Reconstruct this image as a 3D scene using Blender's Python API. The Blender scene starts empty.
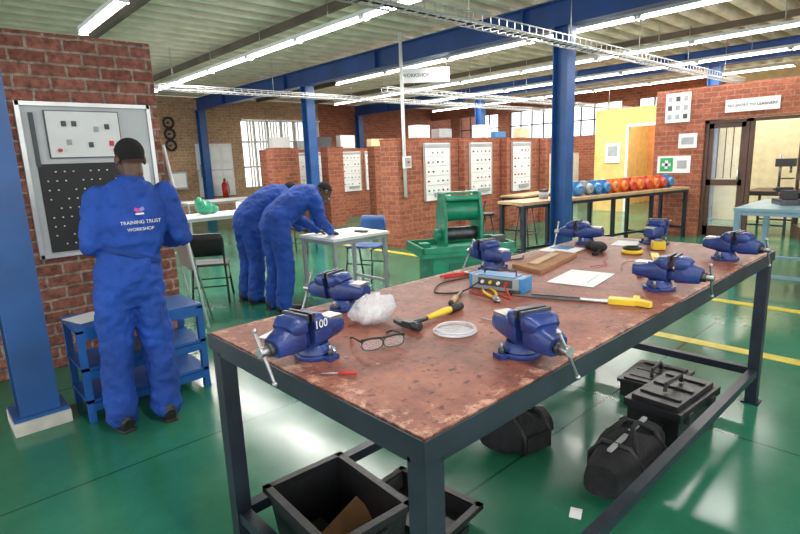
import bpy, bmesh, math, random
from mathutils import Vector, Matrix
random.seed(7)
V=Vector; pi=math.pi
sc=bpy.context.scene; COL=bpy.context.collection
try:
    sc.view_settings.view_transform='Standard'
    sc.view_settings.look='None'
except Exception: pass

# ---------------------------------------------------------------- materials
MATS={}
def pm(name,col,rough=.5,metal=0,var=.12,scale=6,bump=0,bscale=40,coat=0,emit=0,alpha=1,trans=0,sheen=0):
    if name in MATS: return MATS[name]
    m=bpy.data.materials.new(name); m.use_nodes=True; nt=m.node_tree; n=nt.nodes; l=nt.links
    b=n['Principled BSDF']
    tc=n.new('ShaderNodeTexCoord'); no=n.new('ShaderNodeTexNoise'); no.inputs['Scale'].default_value=scale; no.inputs['Detail'].default_value=5
    l.new(tc.outputs['Object'],no.inputs['Vector'])
    r=n.new('ShaderNodeValToRGB'); r.color_ramp.elements[0].position=.3; r.color_ramp.elements[1].position=.7
    r.color_ramp.elements[0].color=[max(0,c*(1-var)) for c in col]+[1]
    r.color_ramp.elements[1].color=[min(1,c*(1+var)) for c in col]+[1]
    l.new(no.outputs['Fac'],r.inputs['Fac']); l.new(r.outputs['Color'],b.inputs['Base Color'])
    b.inputs['Roughness'].default_value=rough; b.inputs['Metallic'].default_value=metal
    if coat: b.inputs['Coat Weight'].default_value=coat
    if emit:
        b.inputs['Emission Color'].default_value=list(col)+[1]; b.inputs['Emission Strength'].default_value=emit
    if alpha<1: b.inputs['Alpha'].default_value=alpha
    if bump:
        n2=n.new('ShaderNodeTexNoise'); n2.inputs['Scale'].default_value=bscale; n2.inputs['Detail'].default_value=4
        l.new(tc.outputs['Object'],n2.inputs['Vector'])
        bu=n.new('ShaderNodeBump'); bu.inputs['Strength'].default_value=bump; bu.inputs['Distance'].default_value=.02
        l.new(n2.outputs['Fac'],bu.inputs['Height']); l.new(bu.outputs['Normal'],b.inputs['Normal'])
    MATS[name]=m; return m

def brickmat(name,c1,c2,mortar,bw=.23,rh=.085,rough_bump=.5,ms=.012,dark=.5):
    m=bpy.data.materials.new(name); m.use_nodes=True; nt=m.node_tree; n=nt.nodes; l=nt.links
    b=n['Principled BSDF']; b.inputs['Roughness'].default_value=.8
    g=n.new('ShaderNodeNewGeometry'); sp=n.new('ShaderNodeSeparateXYZ'); sn=n.new('ShaderNodeSeparateXYZ')
    l.new(g.outputs['Position'],sp.inputs[0]); l.new(g.outputs['True Normal'],sn.inputs[0])
    def M(op,a,bb=None):
        x=n.new('ShaderNodeMath'); x.operation=op
        for i,q in enumerate((a,bb)):
            if q is None: continue
            if isinstance(q,(int,float)): x.inputs[i].default_value=q
            else: l.new(q,x.inputs[i])
        return x.outputs[0]
    ax=M('ABSOLUTE',sn.outputs[0]); ay=M('ABSOLUTE',sn.outputs[1])
    u=M('ADD',M('MULTIPLY',sp.outputs[0],ay),M('MULTIPLY',sp.outputs[1],ax))
    cb=n.new('ShaderNodeCombineXYZ'); l.new(u,cb.inputs[0]); l.new(sp.outputs[2],cb.inputs[1])
    nz=n.new('ShaderNodeTexNoise'); nz.inputs['Scale'].default_value=14; l.new(g.outputs['Position'],nz.inputs['Vector'])
    vm=n.new('ShaderNodeVectorMath'); vm.operation='MULTIPLY_ADD'; l.new(nz.outputs['Color'],vm.inputs[0]); vm.inputs[1].default_value=(.02,.02,0); l.new(cb.outputs[0],vm.inputs[2])
    br=n.new('ShaderNodeTexBrick'); br.inputs['Scale'].default_value=1; br.inputs['Brick Width'].default_value=bw; br.inputs['Row Height'].default_value=rh
    br.inputs['Mortar Size'].default_value=ms; br.inputs['Mortar Smooth'].default_value=.3
    br.inputs['Color1'].default_value=list(c1)+[1]; br.inputs['Color2'].default_value=list(c2)+[1]; br.inputs['Mortar'].default_value=list(mortar)+[1]
    l.new(vm.outputs[0],br.inputs['Vector'])
    n2=n.new('ShaderNodeTexNoise'); n2.inputs['Scale'].default_value=18; n2.inputs['Detail'].default_value=7; n2.inputs['Roughness'].default_value=.65; l.new(g.outputs['Position'],n2.inputs['Vector'])
    mx=n.new('ShaderNodeMix'); mx.data_type='RGBA'; mx.blend_type='MULTIPLY'; mx.inputs[0].default_value=dark
    rr=n.new('ShaderNodeValToRGB'); rr.color_ramp.elements[0].position=.34; rr.color_ramp.elements[0].color=(.30,.26,.26,1); rr.color_ramp.elements[1].position=.60; rr.color_ramp.elements[1].color=(1.0,1,1,1)
    l.new(n2.outputs['Fac'],rr.inputs[0]); l.new(br.outputs['Color'],mx.inputs[6]); l.new(rr.outputs[0],mx.inputs[7]); l.new(mx.outputs[2],b.inputs['Base Color'])
    h=M('ADD',M('MULTIPLY',M('SUBTRACT',1,br.outputs['Fac']),.7),M('MULTIPLY',n2.outputs['Fac'],1.2))
    bu=n.new('ShaderNodeBump'); bu.inputs['Strength'].default_value=rough_bump; bu.inputs['Distance'].default_value=.05
    l.new(h,bu.inputs['Height']); l.new(bu.outputs[0],b.inputs['Normal'])
    return m
brick_rough=brickmat('brick_rock_face',(.54,.20,.14),(.33,.11,.075),(.56,.42,.34),.24,.095,1.0,.011,.85)
brick_red=brickmat('brick_face',(.44,.13,.064),(.29,.078,.042),(.38,.20,.14),.23,.085,.3,.008)
brick_tan=brickmat('brick_tan',(.60,.36,.20),(.46,.26,.14),(.58,.44,.32),.23,.085,.3,.009)

def floormat():
    m=bpy.data.materials.new('green_epoxy_floor'); m.use_nodes=True; nt=m.node_tree; n=nt.nodes; l=nt.links; b=n['Principled BSDF']
    tc=n.new('ShaderNodeTexCoord')
    a=n.new('ShaderNodeTexNoise'); a.inputs['Scale'].default_value=1.1; a.inputs['Detail'].default_value=8; a.inputs['Roughness'].default_value=.65; l.new(tc.outputs['Object'],a.inputs['Vector'])
    r=n.new('ShaderNodeValToRGB'); e=r.color_ramp.elements; e[0].position=.3; e[0].color=(.018,.130,.072,1); e[1].position=.72; e[1].color=(.038,.215,.125,1); l.new(a.outputs[0],r.inputs[0])
    br=n.new('ShaderNodeTexBrick'); br.offset=0; br.inputs['Scale'].default_value=1; br.inputs['Brick Width'].default_value=3.1; br.inputs['Row Height'].default_value=1.45; br.inputs['Mortar Size'].default_value=.007
    br.inputs['Color1'].default_value=(1,1,1,1); br.inputs['Color2'].default_value=(1,1,1,1); br.inputs['Mortar'].default_value=(.4,.45,.43,1); l.new(tc.outputs['Object'],br.inputs['Vector'])
    mx=n.new('ShaderNodeMix'); mx.data_type='RGBA'; mx.blend_type='MULTIPLY'; mx.inputs[0].default_value=1; l.new(r.outputs[0],mx.inputs[6]); l.new(br.outputs[0],mx.inputs[7])
    s=n.new('ShaderNodeTexNoise'); s.inputs['Scale'].default_value=35; s.inputs['Detail'].default_value=6; l.new(tc.outputs['Object'],s.inputs['Vector'])
    sr=n.new('ShaderNodeValToRGB'); sr.color_ramp.elements[0].position=.66; sr.color_ramp.elements[0].color=(0,0,0,1); sr.color_ramp.elements[1].position=.74; sr.color_ramp.elements[1].color=(.25,.25,.25,1); l.new(s.outputs[0],sr.inputs[0])
    m2=n.new('ShaderNodeMix'); m2.data_type='RGBA'; l.new(sr.outputs[0],m2.inputs[0]); l.new(mx.outputs[2],m2.inputs[6]); m2.inputs[7].default_value=(.12,.28,.2,1)
    l.new(m2.outputs[2],b.inputs['Base Color'])
    rr=n.new('ShaderNodeMapRange'); rr.inputs[1].default_value=.3; rr.inputs[2].default_value=.7; rr.inputs[3].default_value=.09; rr.inputs[4].default_value=.26; l.new(a.outputs[0],rr.inputs[0]); l.new(rr.outputs[0],b.inputs['Roughness'])
    return m
def woodtop():
    m=bpy.data.materials.new('worn_red_brown_board'); m.use_nodes=True; nt=m.node_tree; n=nt.nodes; l=nt.links; b=n['Principled BSDF']
    tc=n.new('ShaderNodeTexCoord'); sp=n.new('ShaderNodeSeparateXYZ'); l.new(tc.outputs['Object'],sp.inputs[0])
    a=n.new('ShaderNodeTexNoise'); a.inputs['Scale'].default_value=4.5; a.inputs['Detail'].default_value=11; a.inputs['Roughness'].default_value=.78; l.new(tc.outputs['Object'],a.inputs['Vector'])
    r=n.new('ShaderNodeValToRGB'); e=r.color_ramp.elements; e[0].position=.30; e[0].color=(.075,.032,.026,1); e[1].position=.72; e[1].color=(.44,.18,.11,1)
    x=e.new(.5); x.color=(.26,.086,.058,1); l.new(a.outputs[0],r.inputs[0])
    def M(op,p,q=None,w=None):
        k=n.new('ShaderNodeMath'); k.operation=op
        for i,z in enumerate((p,q,w)):
            if z is None: continue
            if isinstance(z,(int,float)): k.inputs[i].default_value=z
            else: l.new(z,k.inputs[i])
        return k.outputs[0]
    ex=M('DIVIDE',M('ABSOLUTE',M('SUBTRACT',sp.outputs[0],2.195)),1.455); ey=M('DIVIDE',M('ABSOLUTE',M('SUBTRACT',sp.outputs[1],1.31)),.56)
    ed=M('MAXIMUM',M('POWER',ex,14),M('POWER',ey,8))
    n2=n.new('ShaderNodeTexNoise'); n2.inputs['Scale'].default_value=17; n2.inputs['Detail'].default_value=9; n2.inputs['Roughness'].default_value=.8; l.new(tc.outputs['Object'],n2.inputs['Vector'])
    w=M('ADD',n2.outputs[0],M('MULTIPLY',ed,.16))
    wr=n.new('ShaderNodeValToRGB'); wr.color_ramp.elements[0].position=.62; wr.color_ramp.elements[0].color=(0,0,0,1); wr.color_ramp.elements[1].position=.71; wr.color_ramp.elements[1].color=(.9,.9,.9,1); l.new(w,wr.inputs[0])
    mx=n.new('ShaderNodeMix'); mx.data_type='RGBA'; l.new(wr.outputs[0],mx.inputs[0]); l.new(r.outputs[0],mx.inputs[6]); mx.inputs[7].default_value=(.60,.34,.24,1)
    n3=n.new('ShaderNodeTexNoise'); n3.inputs['Scale'].default_value=45; n3.inputs['Detail'].default_value=3; l.new(tc.outputs['Object'],n3.inputs['Vector'])
    dr=n.new('ShaderNodeValToRGB'); dr.color_ramp.elements[0].position=.60; dr.color_ramp.elements[0].color=(1,1,1,1); dr.color_ramp.elements[1].position=.70; dr.color_ramp.elements[1].color=(.35,.3,.3,1); l.new(n3.outputs[0],dr.inputs[0])
    m3=n.new('ShaderNodeMix'); m3.data_type='RGBA'; m3.blend_type='MULTIPLY'; m3.inputs[0].default_value=1; l.new(mx.outputs[2],m3.inputs[6]); l.new(dr.outputs[0],m3.inputs[7])
    l.new(m3.outputs[2],b.inputs['Base Color']); b.inputs['Roughness'].default_value=.46; b.inputs['Specular IOR Level'].default_value=.35
    bu=n.new('ShaderNodeBump'); bu.inputs['Strength'].default_value=.25; bu.inputs['Distance'].default_value=.01; l.new(n2.outputs[0],bu.inputs['Height']); l.new(bu.outputs[0],b.inputs['Normal'])
    return m
FLOOR=floormat(); WTOP=woodtop()
navy=pm('dark_steel_paint',(.020,.028,.042),.4,.2,.3,9)
blue=pm('blue_steel_paint',(.018,.085,.27),.4,0,.25,3,.05)
bluebeam=pm('blue_beam_paint',(.015,.06,.23),.45,0,.25,2)
visebl=pm('vise_blue',(.016,.040,.19),.38,0,.3,14,.15,60,.2)
steel=pm('bare_steel',(.42,.42,.43),.32,.9,.2,20,.05)
dsteel=pm('dark_steel',(.09,.09,.10),.4,.8,.3,20)
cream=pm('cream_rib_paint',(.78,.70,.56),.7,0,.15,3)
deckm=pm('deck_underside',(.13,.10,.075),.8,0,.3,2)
white=pm('white_panel',(.80,.80,.79),.5,0,.04)
paper=pm('paper_white',(.87,.87,.87),.7,0,.03)
black=pm('black_plastic',(.014,.014,.016),.42,0,.3,12,.1)
blackc=pm('black_canvas',(.012,.012,.014),.85,0,.4,18,.5,120)
rubber=pm('black_rubber',(.02,.02,.02),.6)
red=pm('red_paint',(.55,.02,.015),.4)
yellow=pm('yellow_paint',(.75,.52,.03),.4,0,.1)
yline=pm('yellow_line_paint',(.62,.50,.06),.45,0,.2,8)
orange=pm('orange_paint',(.80,.19,.03),.45)
lblue=pm('light_blue_paint',(.05,.24,.52),.4)
green=pm('machine_green',(.010,.24,.13),.35,0,.2,10,.05,30,.2)
woodl=pm('light_wood',(.50,.32,.17),.5,0,.2,8)
card=pm('brown_cardboard',(.36,.18,.09),.8,0,.2,8)
grey=pm('grey_paint',(.35,.37,.38),.5)
dgrey=pm('dark_grey_panel',(.06,.065,.07),.5)
tubem=pm('fluorescent_tube',(1,.98,.93),.5,emit=8)
alu=pm('aluminium',(.55,.55,.54),.35,.8,.08)
brownf=pm('brown_door_frame',(.10,.05,.035),.5)
conc=pm('concrete',(.55,.52,.46),.85,0,.15,10,.3)
yell=pm('yellow_wall',(.78,.53,.18),.7); oran=pm('orange_wall',(.68,.31,.11),.7); beige=pm('beige_wall',(.72,.60,.36),.8)
skin=pm('dark_skin',(.085,.038,.023),.45,0,.12,10); hairm=pm('short_black_hair',(.008,.007,.007),.9,0,.3,80,.8,250)
overall=pm('blue_overall_cloth',(.008,.056,.32),.8,0,.25,5,.8,12)
overall2=pm('blue_overall_seam',(.005,.038,.22),.8)
eyew=pm('eye_white',(.7,.68,.62),.3); lip=pm('lip',(.11,.035,.03),.5)
pink=pm('logo_pink',(.6,.05,.35),.6); purple=pm('logo_purple',(.25,.25,.6),.6)
glass=pm('clear_glass',(.9,.95,.95),.05,alpha=.16)
plast=pm('clear_plastic',(.85,.87,.92),.15,0,.05,30,.6,60,alpha=.45)
lens=pm('goggle_lens',(.85,.9,.95),.08,alpha=.15)
lbl=pm('bench_blue',(.012,.10,.36),.4)

# ---------------------------------------------------------------- builder
class B:
    def __init__(s): s.bm=bmesh.new(); s.mats=[]
    def mi(s,m):
        if m not in s.mats: s.mats.append(m)
        return s.mats.index(m)
    def _f(s,vs,k,sm=False):
        try: f=s.bm.faces.new(vs)
        except ValueError: return
        f.material_index=k; f.smooth=sm
    def box(s,c,d,m,rz=0,R=None):
        k=s.mi(m); R=R or Matrix.Rotation(rz,3,'Z'); c=V(c); v=[]
        for z in(-.5,.5):
            for y in(-.5,.5):
                for x in(-.5,.5): v.append(s.bm.verts.new(c+R@V((x*d[0],y*d[1],z*d[2]))))
        for q in((0,2,3,1),(4,5,7,6),(0,1,5,4),(2,6,7,3),(0,4,6,2),(1,3,7,5)): s._f([v[i] for i in q],k)
        return s
    def bb(s,x0,x1,y0,y1,z0,z1,m): return s.box(((x0+x1)/2,(y0+y1)/2,(z0+z1)/2),(x1-x0,y1-y0,z1-z0),m)
    def prism(s,pts,ext,m):
        k=s.mi(m); e=V(ext); a=[s.bm.verts.new(V(p)) for p in pts]; b=[s.bm.verts.new(V(p)+e) for p in pts]
        s._f(a[::-1],k); s._f(b,k); n=len(a)
        for i in range(n): s._f([a[i],a[(i+1)%n],b[(i+1)%n],b[i]],k)
        return s
    def loft(s,rings,m,n=16,cap=True,sm=True,sq=1.0):
        k=s.mi(m); R=[]; C=[V(r[0]) for r in rings]
        for i,r in enumerate(rings):
            t=(C[min(i+1,len(C)-1)]-C[max(i-1,0)])
            if t.length<1e-7: t=V((0,0,1))
            t.normalize(); sd=V(r[3]) if len(r)>3 else (V((1,0,0)) if abs(t.x)<.9 else V((0,1,0)))
            sd=(sd-t*sd.dot(t)).normalized(); w=t.cross(sd)
            ring=[]
            for j in range(n):
                an=2*pi*j/n; ca,sa=math.cos(an),math.sin(an)
                ca=math.copysign(abs(ca)**sq,ca); sa=math.copysign(abs(sa)**sq,sa)
                ring.append(s.bm.verts.new(C[i]+sd*(r[1]*ca)+w*(r[2]*sa)))
            R.append(ring)
        for i in range(len(R)-1):
            for j in range(n): s._f([R[i][j],R[i][(j+1)%n],R[i+1][(j+1)%n],R[i+1][j]],k,sm)
        if cap: s._f(R[0][::-1],k); s._f(R[-1],k)
        return s
    def cyl(s,p0,p1,r0,m,r1=None,n=14):
        r1=r0 if r1 is None else r1
        return s.loft([(p0,r0,r0),(p1,r1,r1)],m,n)
    def tube(s,pts,r,m,n=8,rr=None):
        return s.loft([(p,(rr[i] if rr else r),(rr[i] if rr else r),(0.13,0.31,.94)) for i,p in enumerate(pts)],m,n)
    def ell(s,c,r,m,R=None,nu=14,nv=9):
        c=V(c); R=R or Matrix.Identity(3); ax=R@V((0,0,1)); sd=R@V((1,0,0)); w=R@V((0,1,0)); k=s.mi(m); rows=[]
        top=s.bm.verts.new(c+ax*r[2]); bot=s.bm.verts.new(c-ax*r[2])
        for i in range(1,nv):
            ph=pi*i/nv; row=[]
            for j in range(nu):
                an=2*pi*j/nu; row.append(s.bm.verts.new(c+sd*(r[0]*math.sin(ph)*math.cos(an))+w*(r[1]*math.sin(ph)*math.sin(an))+ax*(r[2]*math.cos(ph))))
            rows.append(row)
        for j in range(nu):
            s._f([top,rows[0][j],rows[0][(j+1)%nu]],k,True); s._f([bot,rows[-1][(j+1)%nu],rows[-1][j]],k,True)
            for i in range(len(rows)-1): s._f([rows[i][j],rows[i+1][j],rows[i+1][(j+1)%nu],rows[i][(j+1)%nu]],k,True)
        return s
    def torus(s,c,R,r,m,ax='Z',n=20,k=8,a0=0,a1=2*pi):
        pts=[]
        for i in range(n+1):
            a=a0+(a1-a0)*i/n; x,y=R*math.cos(a),R*math.sin(a)
            pts.append(V(c)+(V((x,y,0)) if ax=='Z' else V((0,x,y)) if ax=='X' else V((x,0,y))))
        return s.tube(pts,r,m,k)
    def obj(s,name,loc=(0,0,0),rz=0,bevel=0,parent=None):
        bmesh.ops.recalc_face_normals(s.bm,faces=s.bm.faces)
        me=bpy.data.meshes.new(name); s.bm.to_mesh(me); s.bm.free()
        for m in s.mats: me.materials.append(m)
        return place(name,me,loc,rz,bevel,parent)
def place(name,me,loc=(0,0,0),rz=0,bevel=0,parent=None):
    o=bpy.data.objects.new(name,me); COL.objects.link(o); o.location=loc; o.rotation_euler=(0,0,rz)
    if bevel:
        b=o.modifiers.new('bevel','BEVEL'); b.width=bevel; b.segments=2; b.limit_method='ANGLE'; b.angle_limit=.7
    if parent: o.parent=parent
    return o
def empty(name,loc=(0,0,0),rz=0):
    e=bpy.data.objects.new(name,None); COL.objects.link(e); e.location=loc; e.rotation_euler=(0,0,rz); e.empty_display_size=.1; return e
def text(body,size,loc,rot,m,parent=None,name='lettering',ext=.001):
    cu=bpy.data.curves.new(name,'FONT'); cu.body=body; cu.size=size; cu.extrude=ext; cu.align_x='CENTER'; cu.align_y='CENTER'; cu.materials.append(m)
    o=bpy.data.objects.new(name,cu); COL.objects.link(o); o.location=loc; o.rotation_euler=rot
    if parent: o.parent=parent
    return o

# ---------------------------------------------------------------- camera
f=529.; a=math.radians(47.49); th=math.radians(11.48); c=math.cos(th); s_=math.sin(th); ro=math.radians(2.27)
ca,sa=math.cos(a),math.sin(a)
F=V((ca*c,sa*c,-s_)); R0=V((sa,-ca,0)); U0=V((ca*s_,sa*s_,c))
Rx=R0*math.cos(ro)-U0*math.sin(ro); Ux=R0*math.sin(ro)+U0*math.cos(ro)
cd=bpy.data.cameras.new('camera'); cam=bpy.data.objects.new('camera',cd); COL.objects.link(cam)
M=Matrix((Rx,Ux,-F)).transposed().to_4x4(); M.translation=V((0,0,1.55)); cam.matrix_world=M
cd.sensor_width=36; cd.lens=f/800*36; cd.clip_start=.05; sc.camera=cam

# ---------------------------------------------------------------- world / lights
w=bpy.data.worlds.new('daylight'); sc.world=w; w.use_nodes=True
bg=w.node_tree.nodes['Background']; bg.inputs[0].default_value=(.95,.98,1,1); bg.inputs[1].default_value=2.4

# ---------------------------------------------------------------- room shell
B().bb(-5,20,-5,19,-.1,0,FLOOR).obj('floor')
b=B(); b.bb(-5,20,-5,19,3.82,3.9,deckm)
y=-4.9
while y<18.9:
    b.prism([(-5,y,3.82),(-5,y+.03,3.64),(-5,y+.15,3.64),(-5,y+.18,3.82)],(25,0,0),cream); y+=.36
b.obj('ceiling')
b=B(); b.bb(4.46,4.58,-2,2.6,.0,.003,yline); b.bb(5.9,6.02,-2,9.4,.0,.003,yline); b.bb(4.46,5.9,2.5,2.6,0,.003,yline)
b.obj('yellow_floor_marking',(0,0,.001))
B().bb(.1,1.72,4.9,5.5,0,2.59,brick_rough).obj('wall_left',bevel=.01)
b=B(); Y0,Y1=16.2,16.45
b.bb(2,8.2,Y0,Y1,0,3.6,brick_tan); b.bb(8.2,11.2,Y0,Y1,0,.8,brick_tan); b.bb(8.2,11.2,Y0,Y1,3.0,3.6,brick_tan); b.bb(11.2,20,Y0,Y1,0,3.6,brick_red)
b.obj('wall_back')
b=B()
for i in range(7): b.box((8.2+i*.5,16.3,1.9),(.06,.06,2.2),grey)
for z in(.83,1.5,2.3,2.97): b.box((9.7,16.3,z),(3.0,.05,.05),grey)
b.box((9.7,16.33,1.9),(3,.01,2.2),glass); b.obj('window_1')
b=B()
for i in range(28):
    if i%4: b.prism([(8.25+i*.105,16.12,.85),(8.25+i*.105+.07,16.15,.85),(8.25+i*.105+.07,16.15,2.95),(8.25+i*.105,16.12,2.95)],(0,.003,0),pm('blind_cloth',(.85,.8,.66),.8))
b.box((9.7,16.13,2.98),(3,.05,.05),alu)
b.obj('vertical_blind')
b=B(); b.bb(17,17.2,-5,5,0,3.6,beige); b.bb(17,17.2,5,16.2,0,2.1,brick_red); b.bb(17,17.2,5,16.2,3.1,3.6,brick_red)
for y in(5,7.4,9.8,12.2,14.6): b.bb(17,17.2,y,y+.5,2.1,3.1,brick_red)
b.obj('wall_far_right')
b=B()
for y in(5.5,7.9,10.3,12.7):
    for k in range(5): b.box((17.1,y+k*.475,2.6),(.04,.04,1.0),dgrey)
    b.box((17.1,y+.95,2.6),(.04,1.9,.04),dgrey)
b.obj('window_2')
b=B(); X0,X1=10.2,10.42
b.bb(X0,X1,3.28,4.1,0,2.56,brick_red); b.bb(X0,X1,1.74,3.28,2.0,2.56,brick_red); b.bb(X0,X1,-5,1.74,0,2.56,brick_red)
b.obj('wall_right')
def door(name,y0,y1,zt,op=False):
    b=B(); x=10.3
    for yy in(y0+.025,y1-.025): b.box((x,yy,zt/2),(.1,.05,zt),brownf)
    b.box((x,(y0+y1)/2,zt-.025),(.1,y1-y0,.05),brownf)
    if not op:
        yc=(y0+y1)/2; w=y1-y0-.1
        b.box((x,yc,.1),(.04,w,.2),brownf); b.box((x,yc,.95),(.04,w,.1),brownf); b.box((x,yc,zt-.09),(.04,w,.08),brownf)
        for yy in(y0+.085,y1-.085): b.box((x,yy,zt/2),(.04,.07,zt-.06),brownf)
        b.box((x,yc,1.0),(.008,w,1.8),glass); b.cyl((x-.05,y0+.12,.95),(x-.05,y0+.12,1.15),.012,alu)
        for k in range(5): b.box((x,y0+.12+k*(w-.1)/4,1.45),(.012,.012,.85),brownf)
    b.obj(name)
door('door_1',2.62,3.27,1.99); door('door_2',1.75,2.61,1.99,True)
b=B(); b.box((0,.4,.1),(.04,.8,.2),brownf); b.box((0,.4,1.0),(.04,.8,.1),brownf); b.box((0,.4,1.9),(.04,.8,.1),brownf); b.box((0,.04,1.0),(.04,.08,1.9),brownf); b.box((0,.76,1.0),(.04,.08,1.9),brownf); b.box((0,.4,1.35),(.01,.7,.9),glass); b.obj('door_3',(10.46,1.8,0),-1.2)
# yellow / orange room
b=B(); b.bb(13.6,13.8,6.15,7.0,0,2.6,yell); b.bb(13.6,13.8,4.55,4.85,0,2.6,yell); b.bb(13.6,13.8,4.85,6.15,2.15,2.6,yell); b.bb(13.8,16.6,4.4,4.55,0,2.6,oran); b.bb(16.6,16.75,4.4,7.0,0,2.6,oran); b.bb(13.8,16.6,6.85,7.0,0,2.6,yell); b.obj('wall_yellow')
b=B(); b.box((0,0,0),(.02,.4,.5),white); b.box((-.015,0,.05),(.01,.25,.25),grey); b.obj('notice_board',(13.58,6.5,1.5))
b=B(); b.box((0,0,.9),(.5,.8,1.8),grey); b.box((-.26,.0,.9),(.01,.7,1.7),white); b.box((-.27,.05,.9),(.02,.02,.2),dgrey); b.obj('steel_cabinet',(16.2,5.2,0))
b=B()
for y in(4.87,6.13): b.box((13.57,y,1.07),(.03,.06,2.14),white)
b.box((13.57,5.5,2.16),(.03,1.32,.06),white); b.obj('trim_1')
B().bb(13,13.06,-4,4,0,2.6,beige).obj('wall_office')

# columns & beams
def ibeam_v(name,x,y,zt,s=.21,plinth=False):
    b=B(); h=s/2; t=.014
    b.box((0,-h,zt/2),(s,t,zt),blue); b.box((0,h,zt/2),(s,t,zt),blue); b.box((0,0,zt/2),(t,s,zt),blue)
    b.box((0,0,.01+(.08 if plinth else 0)),(s+.08,s+.08,.02),blue)
    if plinth: b.box((0,0,.04),(.30,.32,.08),conc)
    b.obj(name,(x,y,0))
ibeam_v('blue_steel_column',.40,3.9,3.2,.21,True)
for x in(6.8,12.8):
    for yy in(3.98,10.2,15.9): ibeam_v('blue_steel_column',x,yy,3.2)
def ibeam_h(name,x,y0,y1,z0=3.2,h=.34,w=.2):
    b=B(); L=y1-y0; yc=(y0+y1)/2
    b.box((x,yc,z0+.01),(w,L,.02),bluebeam); b.box((x,yc,z0+h-.01),(w,L,.02),bluebeam); b.box((x,yc,z0+h/2),(.015,L,h),bluebeam)
    k=y0
    while k<y1: b.box((x,k,z0+h/2),(w*.9,.012,h-.04),bluebeam); k+=3.2
    b.obj(name)
for x in(.40,6.8,12.8): ibeam_h('blue_roof_beam',x,-5,16.1)
b=B()
for x in(2.5,4.6,8.8,10.8,14.8): b.box((x,5.6,3.585),(.08,21,.10),deckm)
b.obj('roof_purlin')
def tray(name,y,x0,x1,z,w=.22):
    b=B()
    for s in(-1,1):
        b.box(((x0+x1)/2,y+s*w/2,z+.04),(x1-x0,.012,.012),alu); b.box(((x0+x1)/2,y+s*w/2,z-.04),(x1-x0,.012,.012),alu)
    x=x0
    while x<x1:
        b.box((x,y,z-.04),(.012,w,.008),alu)
        for s in(-1,1): b.box((x,y+s*w/2,z),(.008,.008,.08),alu)
        x+=.14
    x=x0+.3
    while x<x1:
        if min(abs(x-q) for q in(6.8,12.8,.4))>.25: b.cyl((x,y,z),(x,y,3.635),.006,alu,n=6)
        x+=2.0
    for i in range(3): b.cyl((x0,y-.05+.05*i,z-.02),(x1,y-.05+.05*i,z-.02),.009,[grey,white,rubber][i],n=6)
    b.obj(name)
tray('cable_tray',3.72,2.2,13.5,2.92); tray('cable_tray',9.9,3.5,16,2.95); tray('cable_tray',7.2,6.4,16,2.75,.15)
def lamp(x,y0,y1,z=3.22,energy=None):
    n=max(1,round((y1-y0)/1.55)); L=(y1-y0)/n
    b=B(); b.box((x,(y0+y1)/2,z+.07),(.10,y1-y0,.05),white)
    for i in range(n):
        yc=y0+L*(i+.5)
        for s in(-.03,.03): b.cyl((x+s,yc-L/2+.06,z+.02),(x+s,yc+L/2-.06,z+.02),.016,tubem,n=8)
        for e in(-1,1): b.box((x,yc+e*(L/2-.03),z+.025),(.1,.03,.06),white)
    y=y0+.4
    while y<y1: b.cyl((x,y,z+.09),(x,y,3.635),.006,alu,n=6); y+=1.8
    b.obj('fluorescent_light_row')
    ld=bpy.data.lights.new('lamp','AREA'); ld.shape='RECTANGLE'; ld.size=.12; ld.size_y=y1-y0; ld.energy=energy or 31*(y1-y0); ld.color=(1,.97,.92)
    lo=bpy.data.objects.new('fluorescent_lamp_glow',ld); COL.objects.link(lo); lo.location=(x,(y0+y1)/2,z)
lamp(1.95,6.1,7.8); lamp(4.4,3.8,12.6); lamp(7.4,1.6,9.9,3.22,210); lamp(9.9,1.8,13.4,3.22,240); lamp(12.2,1,12); lamp(14.8,3,14); lamp(1.0,-3,2.2,3.4,85); lamp(4.0,-3.5,.3,3.4,65)

B().cyl((6.40,6.76,0.9),(6.40,6.76,3.6),.03,white).obj('conduit_pipe')
b=B(); b.box((0,0,0),(.9,.02,.25),white)
for s in(-.4,.4): b.cyl((s,0,.12),(s,0,.60),.006,alu,n=6)
o=b.obj('hanging_sign',(7.2,7.0,3.02),-.75); text('WORKSHOP SAFETY',.09,(0,-.012,0),(pi/2,0,0),dgrey,o)

# ---------------------------------------------------------------- booths
def wall(name,x0,x1,y0,y1,h,m=brick_red): B().bb(x0,x1,y0,y1,0,h,m).bb(x0-.01,x1+.01,y0-.01,y1+.01,h,h+.03,m).obj(name)
wall('wall_booth_1',6.52,10.95,6.86,7.08,1.88)
wall('wall_booth_2',6.28,6.505,6.80,7.25,1.88)
for i,x in enumerate((7.92,9.27,10.72)): B().bb(x,x+.1,6.70,6.845,0,1.9,brick_red).obj('brick_pilaster')
def board(w,h,seed=0):
    random.seed(seed); b=B(); b.box((0,0,0),(w,.03,h),white); b.box((0,-.02,h/2-.05),(w*.98,.01,.06),grey)
    for s in(-1,1): b.box((s*w*.485,-.018,0),(.02,.012,h),alu)
    for r in range(5):
        for q in range(5):
            z=h/2-.17-r*h*.165; x=-w*.36+q*w*.18
            if random.random()<.8: b.cyl((x,-.012,z),(x,-.035,z),.017,random.choice([dgrey,red,grey,grey]),n=8)
        b.box((0,-.018,h/2-.24-r*h*.165),(w*.82,.008,.006),grey)
    b.box((w*.1,-.03,-h*.4),(w*.5,.03,.07),grey)
    return b
for i,x in enumerate((7.3,8.58,9.98)): board(.70,1.04,i).obj('training_board',(x,6.835,1.30))
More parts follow.
